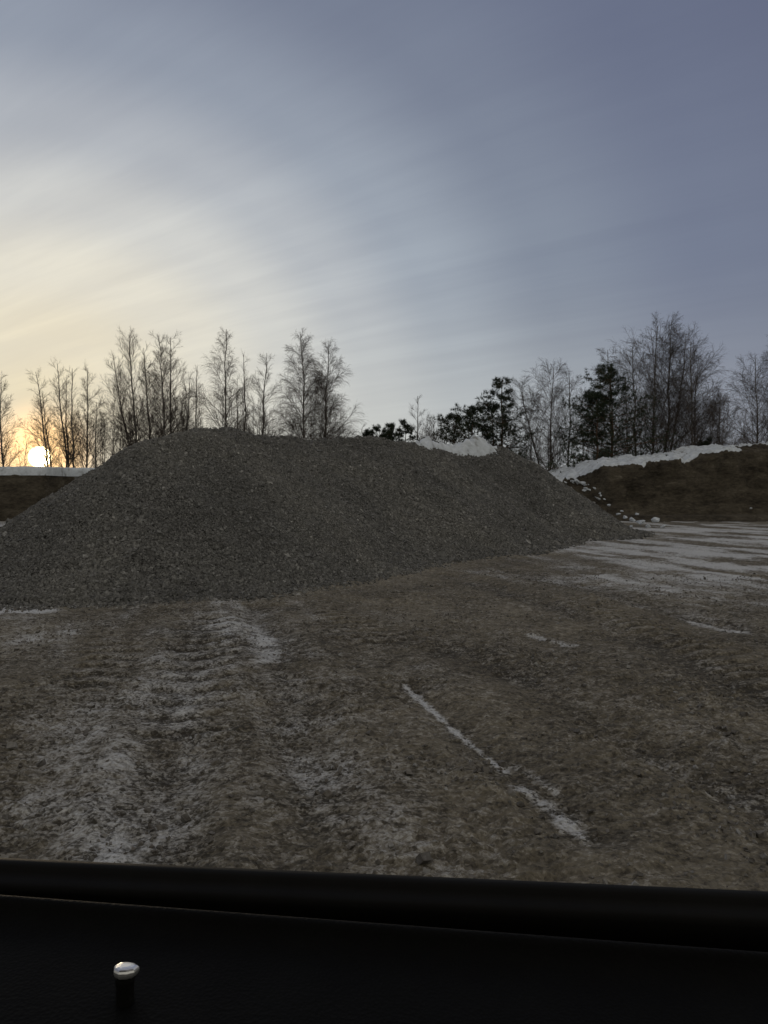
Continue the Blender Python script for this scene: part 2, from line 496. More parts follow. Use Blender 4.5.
# in the dip of the crest: centre about px 462, distance 31.5
c = np.array([3.05, 30.2])
RX, RY = np.array([.3, 1.13, 2.72, 4.82, 5.95]), np.array([26., 27.35, 30.41, 32.04, 33.12])   # the crest


def heap_h(a, b):
    x = a + c[0]; v = b + c[1] - np.interp(x, RX, RY) - .15
    prof = np.interp(x, [1.05, 1.3, 1.8, 2.3, 2.7, 2.95, 3.2, 3.5, 3.65, 3.85, 4.1, 4.45, 4.7], [-.02, .18, .26, .28, .34, .40, .42, .46, .60, .52, .34, .18, -.02])
    r = prof * (1.05 - (v / (.9 + .25 * pn(x * 1.5, x * 0, 141))) ** 2)
    r = r + (.20 * np.abs(fbm(a * 1.7, b * 1.7, 140, 3)) + .05 * fbm(a * 5, b * 5, 149, 3) - .05)
    return np.where((prof > 0) & (np.abs(v) < 1.3), r, -.2)


snow_lump('snow_heap', c[0], c[1], 2.2, 3.4, heap_h, 'lumpy white snow heap in the dip along the crest of the gravel pile', 'snow heap', pile_h, step=.055)
c2 = at(507, 447, 33.3)
snow_lump('snow_heap', c2[0], c2[1], .8, .7, lambda a, b: .34 * np.clip(1 - (a / .5) ** 2 - (b / .35) ** 2, -1, 1) + .07 * fbm(a * 2.5, b * 2.5, 143, 3),
          'small dirty snow lump right of the big heap on the gravel crest', 'snow heap', pile_h)


# chunks of snow at the right toe of the pile
ICO_V = None


def blob(seed, detail=3):
    import bmesh
    bm = bmesh.new(); bmesh.ops.create_icosphere(bm, subdivisions=detail, radius=1)
    V = np.array([v.co[:] for v in bm.verts]); Fq = np.array([[v.index for v in f.verts] for f in bm.faces]); bm.free()
    r = np.random.default_rng(seed); o = r.random(3) * 50
    d = 1 + .38 * pn(V[:, 0] * 1.3 + o[0], V[:, 1] * 1.3 + V[:, 2] * .9 + o[1], seed) + .22 * pn(V[:, 0] * 3 + V[:, 2] * 2 + o[2], V[:, 1] * 3, seed + 3)
    # a few flat broken sides
    for i in range(7):
        nrm = r.normal(size=3); nrm /= np.linalg.norm(nrm)
        dd = V @ nrm; cut = r.uniform(.45, .8); over = dd > cut
        d = np.where(over, np.minimum(d, cut / np.maximum(dd, .01)), d)
    return V * d[:, None], Fq


CH_ = [  # px, py of the chunk's centre, radius px, label
    (655, 520, 5.2, 'big round snow boulder at the right toe of the gravel pile'),
    (640, 522, 5.0, 'wide snow chunk left of the big round boulder at the pile toe'),
    (632, 519.5, 3.4, 'middle sized snow chunk second left of the round boulder'),
    (648, 526, 3.2, 'low snow chunk in front of the round boulder'),
    (663, 526.5, 3.0, 'rightmost flat snow chunk of the row at the pile toe'),
    (637, 514, 2.0, 'small snow chunk behind the row, at the foot of the brown bank'),
    (625, 517, 2.6, 'snow chunk leaning on the lowest stones of the pile'),
    (618, 514, 2.2, 'snow chunk on the right skirt of the pile, below the small pair'),
    (609, 505, 2.0, 'lone snow chunk high on the right skirt of the pile'),
    (622, 511, 1.5, 'tiny snow chunk above the leaning chunk on the skirt'),
    (642, 531, 1.5, 'tiny snow crumb nearest the camera at the pile toe'),
    (631, 526, 1.8, 'small snow crumb sitting on gravel below the row of chunks'),
    (751, 508, 1.7, 'lone white snow ball on the foot of the brown bank, far right'),
    (588, 531, 1.2, 'small white lump lying on the gravel slope, right part of pile'),
]
for i, (px, py, rp, lab) in enumerate(CH_):
    rp *= .78; Y = 37.0
    if px > 700: Y = 45.4
    for Yt in np.arange(24., Y, .1):                          # first thing the sight line meets: the pile or the ground
        q = at(px, py + rp * .6, Yt)
        if q[2] < max(pile_h(q[0], q[1]), 0): Y = Yt; break
    q = at(px, py, Y); r = rp / F * Y
    V, Fq = blob(200 + i)
    s = np.random.default_rng(i).uniform(.85, 1.15, 3) * np.array([1.35, 1.1, .78]) * r
    o = mesh_obj('snow_chunk', V * s, Fq, M_SNOW, None, False)
    o.location = (q[0], q[1], q[2] if px > 700 else max(q[2], max(pile_h(q[0], q[1]), 0) + .25 * r))
    o.rotation_euler = (0, 0, i * 1.3)
    tag(o, lab, 'snow chunk', 'snow chunks around the gravel pile')

# ---------------------------------------------------------------- the right bank
def bank_profile(x):
    p = CX + F * x / 49.5
    v = np.interp(p, [430, 500, 540, 560, 575, 590, 605, 625, 650, 690, 704, 722, 750, 768, 800, 860, 950, 1100],
                  [500, 490, 481, 480, 480, 477, 468, 466, 465, 461, 457, 452, 452.5, 451, 449, 450, 455, 452])
    return CH + (HZ - v) / F * 49.5


def bank_r(x, y):
    zb = bank_profile(x) + .10 * fbm(x * .8, x * .1, 160, 3)
    p = CX + F * x / 48
    foot = 46.2 + .7 * fbm(x * .25, x * .05, 161, 3) + 2.5 * sstep(620, 570, p)
    brow = foot + 2.6 + .55 * fbm(x * .6, x * .06, 163, 3)
    s = np.clip((y - foot) / (brow - foot), -1, 1)
    face = np.where(s < .45, s * .75, .3375 + (s - .45) * 1.2045)
    face = np.clip(face, 0, 1)
    n = .52 * fbm(x * .9, y * .9 + face * 3, 165, 6, .58) + .52 * np.abs(fbm(x * 2.2, y * 2.2 + face * 5, 169, 3))
    z = zb * face + n * face * sstep(1.15, .75, face)
    z = z + np.clip(y - brow, 0, 4) * .12
    z = z - np.clip(y - brow - 7, 0, 30) * .55
    # low berm in front
    z = np.maximum(z, .38 * sstep(foot - 2.2, foot - 1.2, y) + .05 * pn(x, y, 170) - .05)
    z = np.where(y < foot - 2.3, -.2, z)
    return z, brow, foot


bx = np.arange(5.5, 46, .11); by = np.arange(43, 66, .11)
BX, BY = np.meshgrid(bx, by)
bz, _, _ = bank_r(BX, BY)
bank = empty('earth_bank', (20, 47, 0)); tag(bank, 'tall brown earth bank with eroded face and overhanging snow, right side', 'earth bank', 'earth banks around the yard')
mesh_obj('earth_face', np.stack([BX - 20, BY - 47, np.maximum(bz, -.3)], -1).reshape(-1, 3), grid_faces(*BX.shape), M_EARTH, bank, True)
# snow cap: from an uneven lip on the brow to the back
cxs = np.arange(7.5, 45.5, .10); ts = np.concatenate([np.linspace(0, .8, 12), np.linspace(.9, 9, 30)])
CXX, TT = np.meshgrid(cxs, ts)
_, brow, _ = bank_r(cxs, np.full_like(cxs, 50.))
pcol = CX + F * cxs / 49
lip = brow + .2 + .30 * fbm(cxs * .55, cxs * 0 + 3, 175, 4, .5)
for p0, w, a in ((641, 6, .42), (676, 10, .2), (727, 7, .3), (566, 9, .5)):
    lip = lip - a * np.exp(-((pcol - p0) / w) ** 2)
for p0, w, a in ((618, 15, .35), (665, 9, .5), (708, 9, .5)):
    lip = lip + a * np.exp(-((pcol - p0) / w) ** 2)
gone = sstep(745, 756, pcol); lip = lip + gone * 3.5          # the snow has slid off beyond here
thick = (.12 + .10 * fbm(cxs * .9, cxs * 0, 176, 3)) * (1 - .6 * gone)
CYY = lip[None] + TT
cz, _, _ = bank_r(CXX, CYY)
edge = np.sqrt(np.clip(TT / .35, 0, 1))
top = cz + thick[None] * edge + .05 * fbm(CXX * 1.2, CYY * 1.2, 178, 3) - (TT == 0) * .06
mesh_obj('snow_cap', np.stack([CXX - 20, CYY - 47, top], -1).reshape(-1, 3), grid_faces(*CXX.shape), M_SNOW, bank, True)
# fallen snow in the gully where the bank runs down behind the pile
def on_bank(px, py):
    Yt = np.arange(44, 53, .05); q = np.array([at(px, py, v) for v in Yt]); z = bank_r(q[:, 0], q[:, 1])[0]
    hit = np.argmax(q[:, 2] < z) if (q[:, 2] < z).any() else -1
    return q[hit]


GU = np.array([on_bank(*p)[:2] for p in ((572, 480), (582, 483), (592, 489), (604, 497))])
for i in range(24):
    t = (i / 23.) ** 1.25 * 2.999; k = int(t); px, py = np.array([(572, 481), (583, 485), (592, 491), (606, 500)])[[k, k + 1]].T @ np.array([1 - t + k, t - k])
    q = on_bank(px + RNG.normal() * 2.6, py + RNG.normal() * 1.8); r = RNG.uniform(.9, 3.8) / F * q[1]
    V, Fq = blob(400 + i)
    o = mesh_obj('snow_chunk', V * np.array([1.6, 1.0, .5]) * r, Fq, M_SNOW); o.location = tuple(q + np.array([0, .3 * r, -.1 * r])); o.rotation_euler = (0, RNG.uniform(.2, .6), RNG.uniform(-.4, .4))
    tag(o, 'fallen snow lump in the streak running down the left end of the brown bank', 'snow chunk', 'fallen snow down the left end of the brown bank')


# ---------------------------------------------------------------- the left bank
def bank_l(x, y):
    p = CX + F * x / 48.
    foot = 45.0 + .25 * fbm(x * .4, x * .02, 190, 3) + 3.2 * sstep(55, 59, p)
    brow = foot + 1.5
    s = np.clip((y - foot) / (brow - foot), 0, 1)
    zt = CH + (HZ - 473.2) / F * 47.
    z = zt * (s * .6 + .4 * s ** .5) + (.10 * fbm(x * .8, y * .8 + s * 3, 192, 4)) * s * (1 - s) * 3
    z = z + np.clip(y - brow, 0, 4) * .02 - np.clip(y - brow - 7, 0, 20) * .5
    return np.where(y < foot - .1, -.2, z), brow


bx = np.arange(-48, -11.0, .12); by = np.arange(44, 62, .12)
BX, BY = np.meshgrid(bx, by); bz, _ = bank_l(BX, BY)
lb = empty('earth_bank', (-22, 47, 0)); tag(lb, 'flat topped dark bank with straight snow strip below the low sun, left edge', 'earth bank', 'earth banks around the yard')
mesh_obj('earth_face', np.stack([BX + 22, BY - 47, np.maximum(bz, -.3)], -1).reshape(-1, 3), grid_faces(*BX.shape), M_EARTH, lb, True)
cxs = np.arange(-47.5, -11.3, .12); ts = np.concatenate([np.linspace(0, .5, 9), np.linspace(.6, 7, 20)])
CXX, TT = np.meshgrid(cxs, ts); _, brow = bank_l(cxs, np.full_like(cxs, 50.))
CYY = (brow - .12 + .07 * fbm(cxs * 1.1, cxs * 0, 195, 3))[None] + TT
cz, _ = bank_l(CXX, CYY)
cz = np.maximum(cz, CH + (HZ - 473.6) / F * 47. - .1 - np.clip(TT - 6, 0, 1))
top = cz + (.40 + .05 * fbm(cxs * .5, cxs * 0, 196, 2))[None] * np.clip(TT / .12, 0, 1) ** .5 - (TT == 0) * .02
mesh_obj('snow_cap', np.stack([CXX + 22, CYY - 47, top], -1).reshape(-1, 3), grid_faces(*CXX.shape), M_SNOW, lb, True)

# ---------------------------------------------------------------- trees
def unit(v): return v / (np.linalg.norm(v, axis=-1, keepdims=True) + 1e-9)


def spawn(rng, P, R, per, t0, t1, ang, length, k, trop, wob, rmin, rfrac=.55, flat=0.0, thin=0., pw=1.):
    """children of polylines P (n,K,3)"""
    n, K, _ = P.shape
    m = n * per
    pi = np.repeat(np.arange(n), per)
    q = (np.tile(np.arange(per), n) + rng.random(m)) / per; kk = np.tile(np.arange(per), n)
    if thin:
        pl0 = np.linalg.norm(np.diff(P, axis=1), axis=-1).sum(1)[pi]; ok = rng.random(m) < pl0 / thin
        pi, q, kk = pi[ok], q[ok], kk[ok]; m = len(pi)
    t = t0 + (t1 - t0) * q ** pw
    f = t * (K - 1); i0 = np.minimum(f.astype(int), K - 2); fr = (f - i0)[:, None]
    base = P[pi, i0] * (1 - fr) + P[pi, i0 + 1] * fr
    tan = unit(P[pi, i0 + 1] - P[pi, i0])
    az = kk * 2.39996 + rng.random(m) * 1.2 + (rng.random(n) * 6.28)[pi]
    ref = np.where(np.abs(tan[:, 2:3]) > .95, np.array([1., 0, 0]), np.array([0, 0, 1.]))
    A = unit(np.cross(tan, ref)); B = np.cross(tan, A)
    side = A * np.cos(az)[:, None] + B * np.sin(az)[:, None]
    if flat: side = unit(side * np.array([1, 1, 1 - flat]))
    a = rng.uniform(*ang, m)[:, None]
    d = unit(tan * np.cos(a) + side * np.sin(a))
    plen = np.linalg.norm(np.diff(P, axis=1), axis=-1).sum(1)[pi]
    L = length(t, plen) * rng.uniform(.7, 1.25, m)
    pts = [base]
    for j in range(1, k):
        d = unit(d + np.array([0, 0, 1.]) * (trop[0] + (trop[1] - trop[0]) * j / k) + rng.normal(size=(m, 3)) * wob)
        pts.append(pts[-1] + d * (L / (k - 1))[:, None])
    Pc = np.stack(pts, 1)
    rp = R[pi, i0] * (1 - fr[:, 0]) + R[pi, i0 + 1] * fr[:, 0]
    r0 = np.maximum(rp * rfrac, rmin * 1.3)
    Rc = r0[:, None] * np.linspace(1, .3, k)[None]; Rc = np.maximum(Rc, rmin * np.linspace(1, .55, k)[None])
    return Pc, Rc


STY = {  # n1, start, angle, l1 profile, tropism1, n2, n3, twig tropism, twig length
    'slim': dict(n1=34, t0=.25, ang=(.55, 1.0), l=.25, tr=(.03, .08), n2=10, n3=8, tt=(.04, -.03), l3=.55),
    'fan': dict(n1=30, t0=.14, ang=(.45, .85), l=.36, tr=(.03, .08), n2=10, n3=8, tt=(.05, -.03), l3=.45),
    'weep': dict(n1=42, t0=.12, ang=(.6, 1.0), l=.30, tr=(.06, -.03), n2=11, n3=11, tt=(-.12, -.34), l3=.75),
    'wide': dict(n1=30, t0=.16, ang=(.6, 1.1), l=.50, tr=(.07, .03), n2=11, n3=10, tt=(-.02, -.16), l3=.5),
    'vase': dict(n1=26, t0=.22, ang=(.45, .9), l=.50, tr=(.035, -.035), n2=9, n3=9, tt=(-.08, -.26), l3=.55),
    'bare': dict(n1=24, t0=.32, ang=(.5, .95), l=.17, tr=(.03, .08), n2=8, n3=6, tt=(.05, 0), l3=.55),
}


def skeleton(rng, base, top, st, dens=1.0, r0=None):
    H = np.linalg.norm(top - base); K = 12
    s = np.linspace(0, 1, K)[:, None]
    w = np.cumsum(rng.normal(size=(K, 3)) * .0045 * H, 0); w = w - s * w[-1]; w[0] = 0
    Pt = (base * (1 - s) + top * s + w * np.array([1, 1, .2]))[None]
    r0 = r0 or .0062 * H + .03
    Rt = (r0 * (1 - .9 * s[:, 0] ** .9) + .008)[None]
    c = STY[st]
    prof = lambda t, pl: c['l'] * pl * np.clip(1.18 - t, .12, 1) * np.clip((t + .25) * 1.6, .6, 1)
    P1, R1 = spawn(rng, Pt, Rt, max(6, int(c['n1'] * dens)), c['t0'], .985, c['ang'], prof, 8, c['tr'], .052, .0078, .34, pw=1.12)
    P2, R2 = spawn(rng, P1, R1, int(c['n2'] * 1.35), .12, .98, (.35, .85), lambda t, pl: np.clip(.55 * pl * (1.1 - .7 * t), .35, 3), 6, (c['tr'][0] * .6, c['tt'][0]), .075, .0050, .5, thin=1.45)
    P3, R3 = spawn(rng, P2, R2, int(c['n3'] * 1.5), .12, 1., (.3, .8), lambda t, pl: np.clip(c['l3'] * pl * (1.15 - .6 * t), .25, 1.9), 5, c['tt'], .085, .0042 if st in ('vase', 'wide') else .0038, .6, thin=.8)
    P2b, R2b = spawn(rng, Pt, Rt, int(60 * dens), .35, .97, (.35, .9), lambda t, pl: np.clip(.10 * pl * (1.2 - t), .22, 1.2), 5, (.05, c['tt'][1] * .6), .12, .006, .35)
    return Pt, Rt, (P1, R1), (P2, R2), (P3, R3), (P2b, R2b)


def birch(label, pxb, pxt, pyt, Y, st='slim', dens=1.0, seed=0, group='bare birches behind the gravel and the banks', r0=None, name='birch_tree', cat='tree', z0=0.):
    rng = np.random.default_rng(1000 + seed)
    base = np.array([(pxb - CX) / F * Y, Y, z0 - .1]); top = at(pxt, pyt + (13 if st == 'vase' else 5), Y) + np.array([0, rng.normal() * .5, 0])
    root = empty(name, tuple(base)); tag(root, label, cat, group)
    Pt, Rt, *br = skeleton(rng, base, top, st, dens, r0)
    V, Fq = tubes(Pt, Rt, 8); mesh_obj('trunk', V - base, Fq, M_BARK, root, True)
    pp = Pile_of_parts()
    for (P, R), sd in zip(br, (5, 4, 3, 3)):
        V, Fq = tubes(P, R, sd); pp.add(V - base, Fq)
    pp.build('crown', M_TWIG, root)
    return root


T = [  # label, px base, px top, py top, distance, style, density
    ('thin birch cut by the left edge of the photo', 7, 2, 372, 62, 'slim', 1.0),
    ('leaning thin birch directly above the low sun', 55, 33, 366, 62, 'slim', .9),
    ('short leaning birch just right of the low sun', 58, 42, 388, 64, 'bare', .9),
    ('straight birch, first of the four slim trunks right of the sun', 68, 60, 360, 60, 'slim', .9),
    ('second of the four slim birch trunks right of the sun', 70, 66, 372, 63, 'bare', 1.),
    ('third of the four slim birch trunks right of the sun', 74, 74, 364, 60, 'bare', 1.1),
    ('fourth slim birch trunk right of the sun, standing apart', 86, 85, 362, 61, 'slim', .9),
    ('low crooked birch where the left bank meets the gravel pile', 92, 99, 398, 60, 'wide', .6),
    ('fan shaped tall birch with limbs spreading left, left of crest', 143, 131, 329, 60, 'fan', 1.25),
    ('birch with a low fork standing behind the fan shaped one', 138, 112, 352, 63, 'fan', .8),
    ('slim birch between the fan shaped birch and the twin trunks', 151, 147, 345, 62, 'slim', 1.),
    ('left trunk of the tall twin birches above the pile shoulder', 164, 159, 331, 60, 'slim', 1.3),
    ('right trunk of the tall twin birches above the pile shoulder', 170, 171, 333, 62, 'slim', 1.3),
    ('thin birch a little right of the twin birches', 186, 189, 372, 62, 'slim', .8),
    ('very thin pale birch over the left crest of the pile', 197, 198, 362, 66, 'bare', .8),
    ('tall spindly birch over the highest part of the crest', 230, 228, 326, 60, 'weep', .8),
    ('short birch close right of the spindly birch', 241, 245, 350, 63, 'bare', .9),
    ('second short stem near the spindly birch', 238, 236, 372, 66, 'bare', .8),
    ('birch with arching tip between spindly and drooping birches', 256, 266, 347, 62, 'slim', .9),
    ('left of the pair of drooping birches over the pile', 305, 301, 330, 58, 'weep', 1.35),
    ('right of the pair of drooping birches over the pile', 322, 328, 337, 58, 'weep', 1.35),
    ('lone thin tree left of the crest snow heap', 419, 418, 390, 66, 'slim', .55),
    ('pale small birch beside the lone thin tree', 432, 434, 416, 70, 'wide', .5),
    ('forked birch leaning left over the tall pine', 552, 521, 376, 60, 'wide', .8),
    ('broad birch left of the dark layered pine, left stem', 549, 553, 355, 60, 'vase', 1.0),
    ('broad birch left of the dark layered pine, right stem', 571, 566, 362, 61, 'vase', .8),
    ('bare tree rising behind the dark layered pine', 612, 606, 346, 64, 'weep', .9),
    ('slim trunk hard against the right side of dark pine', 628, 626, 372, 60, 'bare', 1.),
    ('slender birch left of the tallest birch on right', 641, 633, 334, 61, 'vase', .9),
    ('tallest birch of the right group, rounded crown', 652, 656, 314, 60, 'vase', 1.3),
    ('second stem touching the tallest birch of right group', 660, 667, 318, 61, 'weep', 1.1),
    ('birch with leaning crown right of the tallest birch', 665, 684, 322, 60, 'vase', .9),
    ('left of two straight close trunks above the snowy bank', 690, 691, 338, 58, 'weep', .9),
    ('right of two straight close trunks above the snowy bank', 694, 702, 345, 59, 'vase', .9),
    ('smaller bare tree between straight trunks and right edge tree', 712, 716, 392, 62, 'wide', .7),
    ('spreading bare tree with drooping boughs near right edge', 759, 752, 348, 57, 'vase', 1.2),
    ('bare tree cut by the right edge of the photo', 782, 777, 330, 57, 'weep', 1.1),
]
for i, (lab, pb, pt, py, Y, st, dn) in enumerate(T):
    birch(lab, pb, pt, py, Y, st, dn, i)


def pine(label, pxb, pxt, pyt, Y, wpx, t0=.2, lean=0., n1=34, seed=0, group='dark pines behind the gravel pile'):
    rng = np.random.default_rng(3000 + seed)
    base = np.array([(pxb - CX) / F * Y, Y, -.1]); top = at(pxt, pyt, Y); H = np.linalg.norm(top - base)
    root = empty('pine_tree', tuple(base)); tag(root, label, 'tree', group)
    K = 10; s = np.linspace(0, 1, K)[:, None]
    Pt = (base * (1 - s) + top * s + rng.normal(size=(K, 3)) * .006 * H * (s > 0) * (s < 1))[None]
    Rt = ((.011 * H + .03) * (1 - .88 * s[:, 0]))[None]
    V, Fq = tubes(Pt, Rt, 8); mesh_obj('trunk', V - base, Fq, M_PINEBARK, root, True)
    W = wpx / F * Y / H                                           # half width as a part of the height
    prof = lambda t, pl: W * pl * 1.75 * np.clip((1.02 - (t - t0) / (1 - t0)), .06, 1.0) ** .55 * rng.uniform(.45, 1.25, len(t))
    P1, R1 = spawn(rng, Pt, Rt, int(n1 * 1.3), t0, .99, (1.15, 1.6), prof, 6, (-.02, .06), .08, .014, .4)
    P1[:, :, 0] += lean * (P1[:, :, 0] * 0 + np.linspace(0, 1, 6)[None]) * W * H
    P2, R2 = spawn(rng, P1, R1, 9, .2, 1., (.5, 1.15), lambda t, pl: np.clip(.42 * pl * (1.15 - .5 * t), .2, 1.4), 4, (.05, .12), .1, .010, .5, flat=.6)
    limbs = Pile_of_parts()
    for (P, R), sd in (((P1, R1), 4), ((P2, R2), 3)):
        V, Fq = tubes(P, R, sd); limbs.add(V - base, Fq)
    # needle tufts along the outer half of the shoots
    C = np.concatenate([P2[:, 1:].reshape(-1, 3), P1[:, 4:].reshape(-1, 3), Pt[0, -2:]])
    D = np.concatenate([unit(np.diff(P2, axis=1)).reshape(-1, 3), unit(np.diff(P1, axis=1))[:, 3:].reshape(-1, 3), np.array([[0, 0, 1.]] * 2)])
    C = C + rng.normal(size=C.shape) * .07
    m = 18; n = len(C)
    dv = unit(rng.normal(size=(n, m, 3)) + D[:, None] * .7 + np.array([0, 0, .35]))
    ln = rng.uniform(.14, .34, (n, m, 1)) * (H / 11) ** .3
    sd = unit(np.cross(dv, rng.normal(size=(n, m, 3)))) * rng.uniform(.007, .017, (n, m, 1))
    A = C[:, None] + sd; B = C[:, None] - sd; E = C[:, None] + dv * ln
    V = np.stack([A, B, E], 2).reshape(-1, 3); Fq = np.arange(len(V)).reshape(-1, 3)
    nq = sum(len(f) for fs in limbs.F.values() for f in fs)
    limbs.add(V - base, Fq); co_ = limbs.build('crown', M_PINEBARK, root)
    co_.data.materials.append(M_NEEDLE)
    co_.data.polygons.foreach_set('material_index', np.concatenate([np.zeros(nq, np.int32), np.ones(len(Fq), np.int32)]))
    return root


PN = [
    ('dark layered pine left of the tallest bare birches', 612, 611, 366, 57, 36, .14, -.12, 52),
    ('lower dark pine pressed against the layered pine on its left', 597, 596, 392, 56, 27, .14, -.16, 40),
    ('tall thin crowned pine behind right end of the gravel crest', 503, 503, 378, 60, 27, .2, .05, 34),
    ('small dark pine filling the gap under the tall thin pine', 494, 492, 404, 61, 24, .2, 0, 32),
    ('bushy dark pine behind the crest snow heap, right one', 474, 472, 408, 60, 30, .12, 0, 44),
    ('bushy dark pine behind the crest snow heap, left one', 453, 454, 416, 60, 28, .12, 0, 42),
    ('low pine top just left of crest snow, rightmost of its row', 405, 405, 424, 60, 15, .1, 0, 32),
    ('low pine top second from the right of the row on crest', 392, 391, 425, 59, 15, .1, 0, 32),
    ('low pine top third from the right of the row on crest', 381, 380, 428, 60, 14, .1, 0, 30),
    ('low pine top at the left end of the row on crest', 368, 369, 430, 61, 14, .1, 0, 30),
    ('dark shrub like pine between straight trunks on snowy bank', 704, 704, 440, 58, 13, .1, 0, 28),
]
for i, a in enumerate(PN): pine(*a, seed=i)


def thicket(label, spans, seed, Yr=(62, 74)):
    rng = np.random.default_rng(5000 + seed); pp = Pile_of_parts()
    for p0, p1, v0, v1, n in spans:
        for _ in range(n):
            Y = rng.uniform(*Yr); p = rng.uniform(p0, p1)
            base = np.array([(p - CX) / F * Y, Y, -.1]); top = at(p + rng.normal() * 3, rng.uniform(v0, v1), Y)
            H = np.linalg.norm(top - base); s = np.linspace(0, 1, 7)[:, None]
            Pt = (base * (1 - s) + top * s + rng.normal(size=(7, 3)) * .012 * H * (s > 0) * (s < 1))[None]
            Rt = (.025 + .003 * H) * (1 - .85 * s[:, 0])[None]
            V, Fq = tubes(Pt, Rt, 4); pp.add(V, Fq)
            P1, R1 = spawn(rng, Pt, Rt, 14, .22, .98, (.4, .8), lambda t, pl: .24 * pl * np.clip(1.15 - t, .15, 1), 5, (.1, .1), .12, .010, .5)
            V, Fq = tubes(P1, R1, 3); pp.add(V, Fq)
            P2, R2 = spawn(rng, P1, R1, 6, .2, 1., (.35, .8), lambda t, pl: np.clip(.5 * pl, .25, 1.1), 4, (.04, 0), .14, .005, .6)
            V, Fq = tubes(P2, R2, 3); pp.add(V, Fq)
            P3, R3 = spawn(rng, P2, R2, 4, .2, 1., (.35, .8), lambda t, pl: np.clip(.5 * pl, .2, .6), 3, (.03, 0), .14, .0042, .6)
            V, Fq = tubes(P3, R3, 3); pp.add(V, Fq)
    tag(pp.build('thicket', M_TWIG), label, 'thicket', kind='stuff')


thicket('thin brushy saplings massed behind the left part of the gravel pile', [(95, 135, 398, 432, 16), (135, 200, 385, 420, 12), (196, 262, 378, 418, 16), (0, 60, 420, 450, 5), (178, 190, 372, 400, 3)], 1)
thicket('low faint saplings massed behind the middle of gravel crest', [(262, 362, 416, 432, 16), (425, 448, 412, 428, 8), (480, 520, 410, 430, 8)], 2)
thicket('grey thin saplings massed behind the snowy right bank', [(520, 600, 400, 440, 14), (600, 700, 390, 430, 13), (690, 790, 385, 430, 18)], 3)

# ---------------------------------------------------------------- the car the view looks out of
DROP = .272
car = empty('car', (0, .53, CH - DROP)); car.rotation_euler = (0, 0, math.atan(-.088))
tag(car, 'black car door seen from inside along the lower edge, with lock pin', 'car')


def extrude(name, prof, u0, u1, mat, parent=car, segs=40, closed=True, skew=0.):
    prof = np.array(prof, float); prof[:, 0] -= .53                 # profile (v outward from the eye, w up)
    us = np.linspace(u0, u1, segs); n = len(prof)
    V = np.concatenate([np.stack([np.full(n, u), prof[:, 0] + skew * np.clip(u, -.3, .5), prof[:, 1]], -1) for u in us])
    idx = np.arange(segs * n).reshape(segs, n); nx = np.roll(idx, -1, 1)
    Fq = np.stack([idx[:-1], nx[:-1], nx[1:], idx[1:]], -1)
    if not closed: Fq = Fq[:, :-1]
    Fs = [Fq.reshape(-1, 4)]
    if closed: Fs += [np.array([idx[0][::-1]]), np.array([idx[-1]])]
    return mesh_obj(name, V, Fs, mat, parent, True)


def arc(c, r, a0, a1, n): return [(c[0] + r * math.cos(math.radians(a0 + (a1 - a0) * i / n)), c[1] + r * math.sin(math.radians(a0 + (a1 - a0) * i / n))) for i in range(n + 1)]


extrude('door_panel', [(.26, -.80), (.235, -.30), (.238, -.12), (.247, -.06), (.262, -.034), (.285, -.020), (.33, -.012), (.40, -.009), (.445, -.0085), (.464, -.0075), (.471, -.004), (.4735, -.0012)]
        + arc((.4785, -.002), .005, 160, 10, 6) + [(.486, -.010), (.486, -.06), (.45, -.10), (.45, -.80)], -.80, .80, M_CARD, skew=-.045)
extrude('inner_seal', [(.496, -.06), (.496, -.022), (.4985, -.0185), (.501, -.0205), (.5025, -.026), (.5025, -.06)], -.80, .80, M_SEAL, skew=-.045)
extrude('outer_seal', [(.522, -.06), (.522, -.012), (.523, -.009), (.5255, -.0072), (.530, -.0062), (.534, -.0056), (.5365, -.0040), (.5385, -.0012), (.5425, .0), (.5475, -.0004), (.5505, -.0022), (.5525, -.008), (.553, -.02), (.553, -.06)], -.80, .80, M_SEAL)
extrude('outer_skin', [(.555, -.02), (.562, -.024), (.59, -.08), (.615, -.20), (.622, -.40), (.60, -.75), (.57, -.78), (.57, -.06), (.555, -.05)], -.82, .82, M_SKIN)
extrude('roof', [(.40, .70), (.39, .685), (.3, .71), (-.3, .735), (-.85, .71), (-1.0, .68), (-1.01, .71), (-.85, .77), (-.3, .795), (.3, .77), (.39, .725)], -.95, .95, M_LINER)
for u in (-.9, .86):
    extrude('pillar', [(.56, -.05), (.55, 0), (.40, .70), (.32, .71), (.46, 0), (.46, -.05)], u, u + .07, M_LINER, segs=4)
extrude('far_door', [(-.95, -.8), (-.95, 0), (-.90, .02), (-.86, 0), (-.84, -.8)], -.9, .9, M_CARD)
for u in (-.9, .86):
    extrude('pillar', [(-.95, .0), (-.98, .70), (-.92, .71), (-.88, .0)], u, u + .07, M_LINER, segs=4)

# lock pin
kp = at(125, 976, .424) - np.array(car.location); a = -car.rotation_euler[2]
kp = np.array([kp[0] * math.cos(a) - kp[1] * math.sin(a), kp[0] * math.sin(a) + kp[1] * math.cos(a), kp[2]])


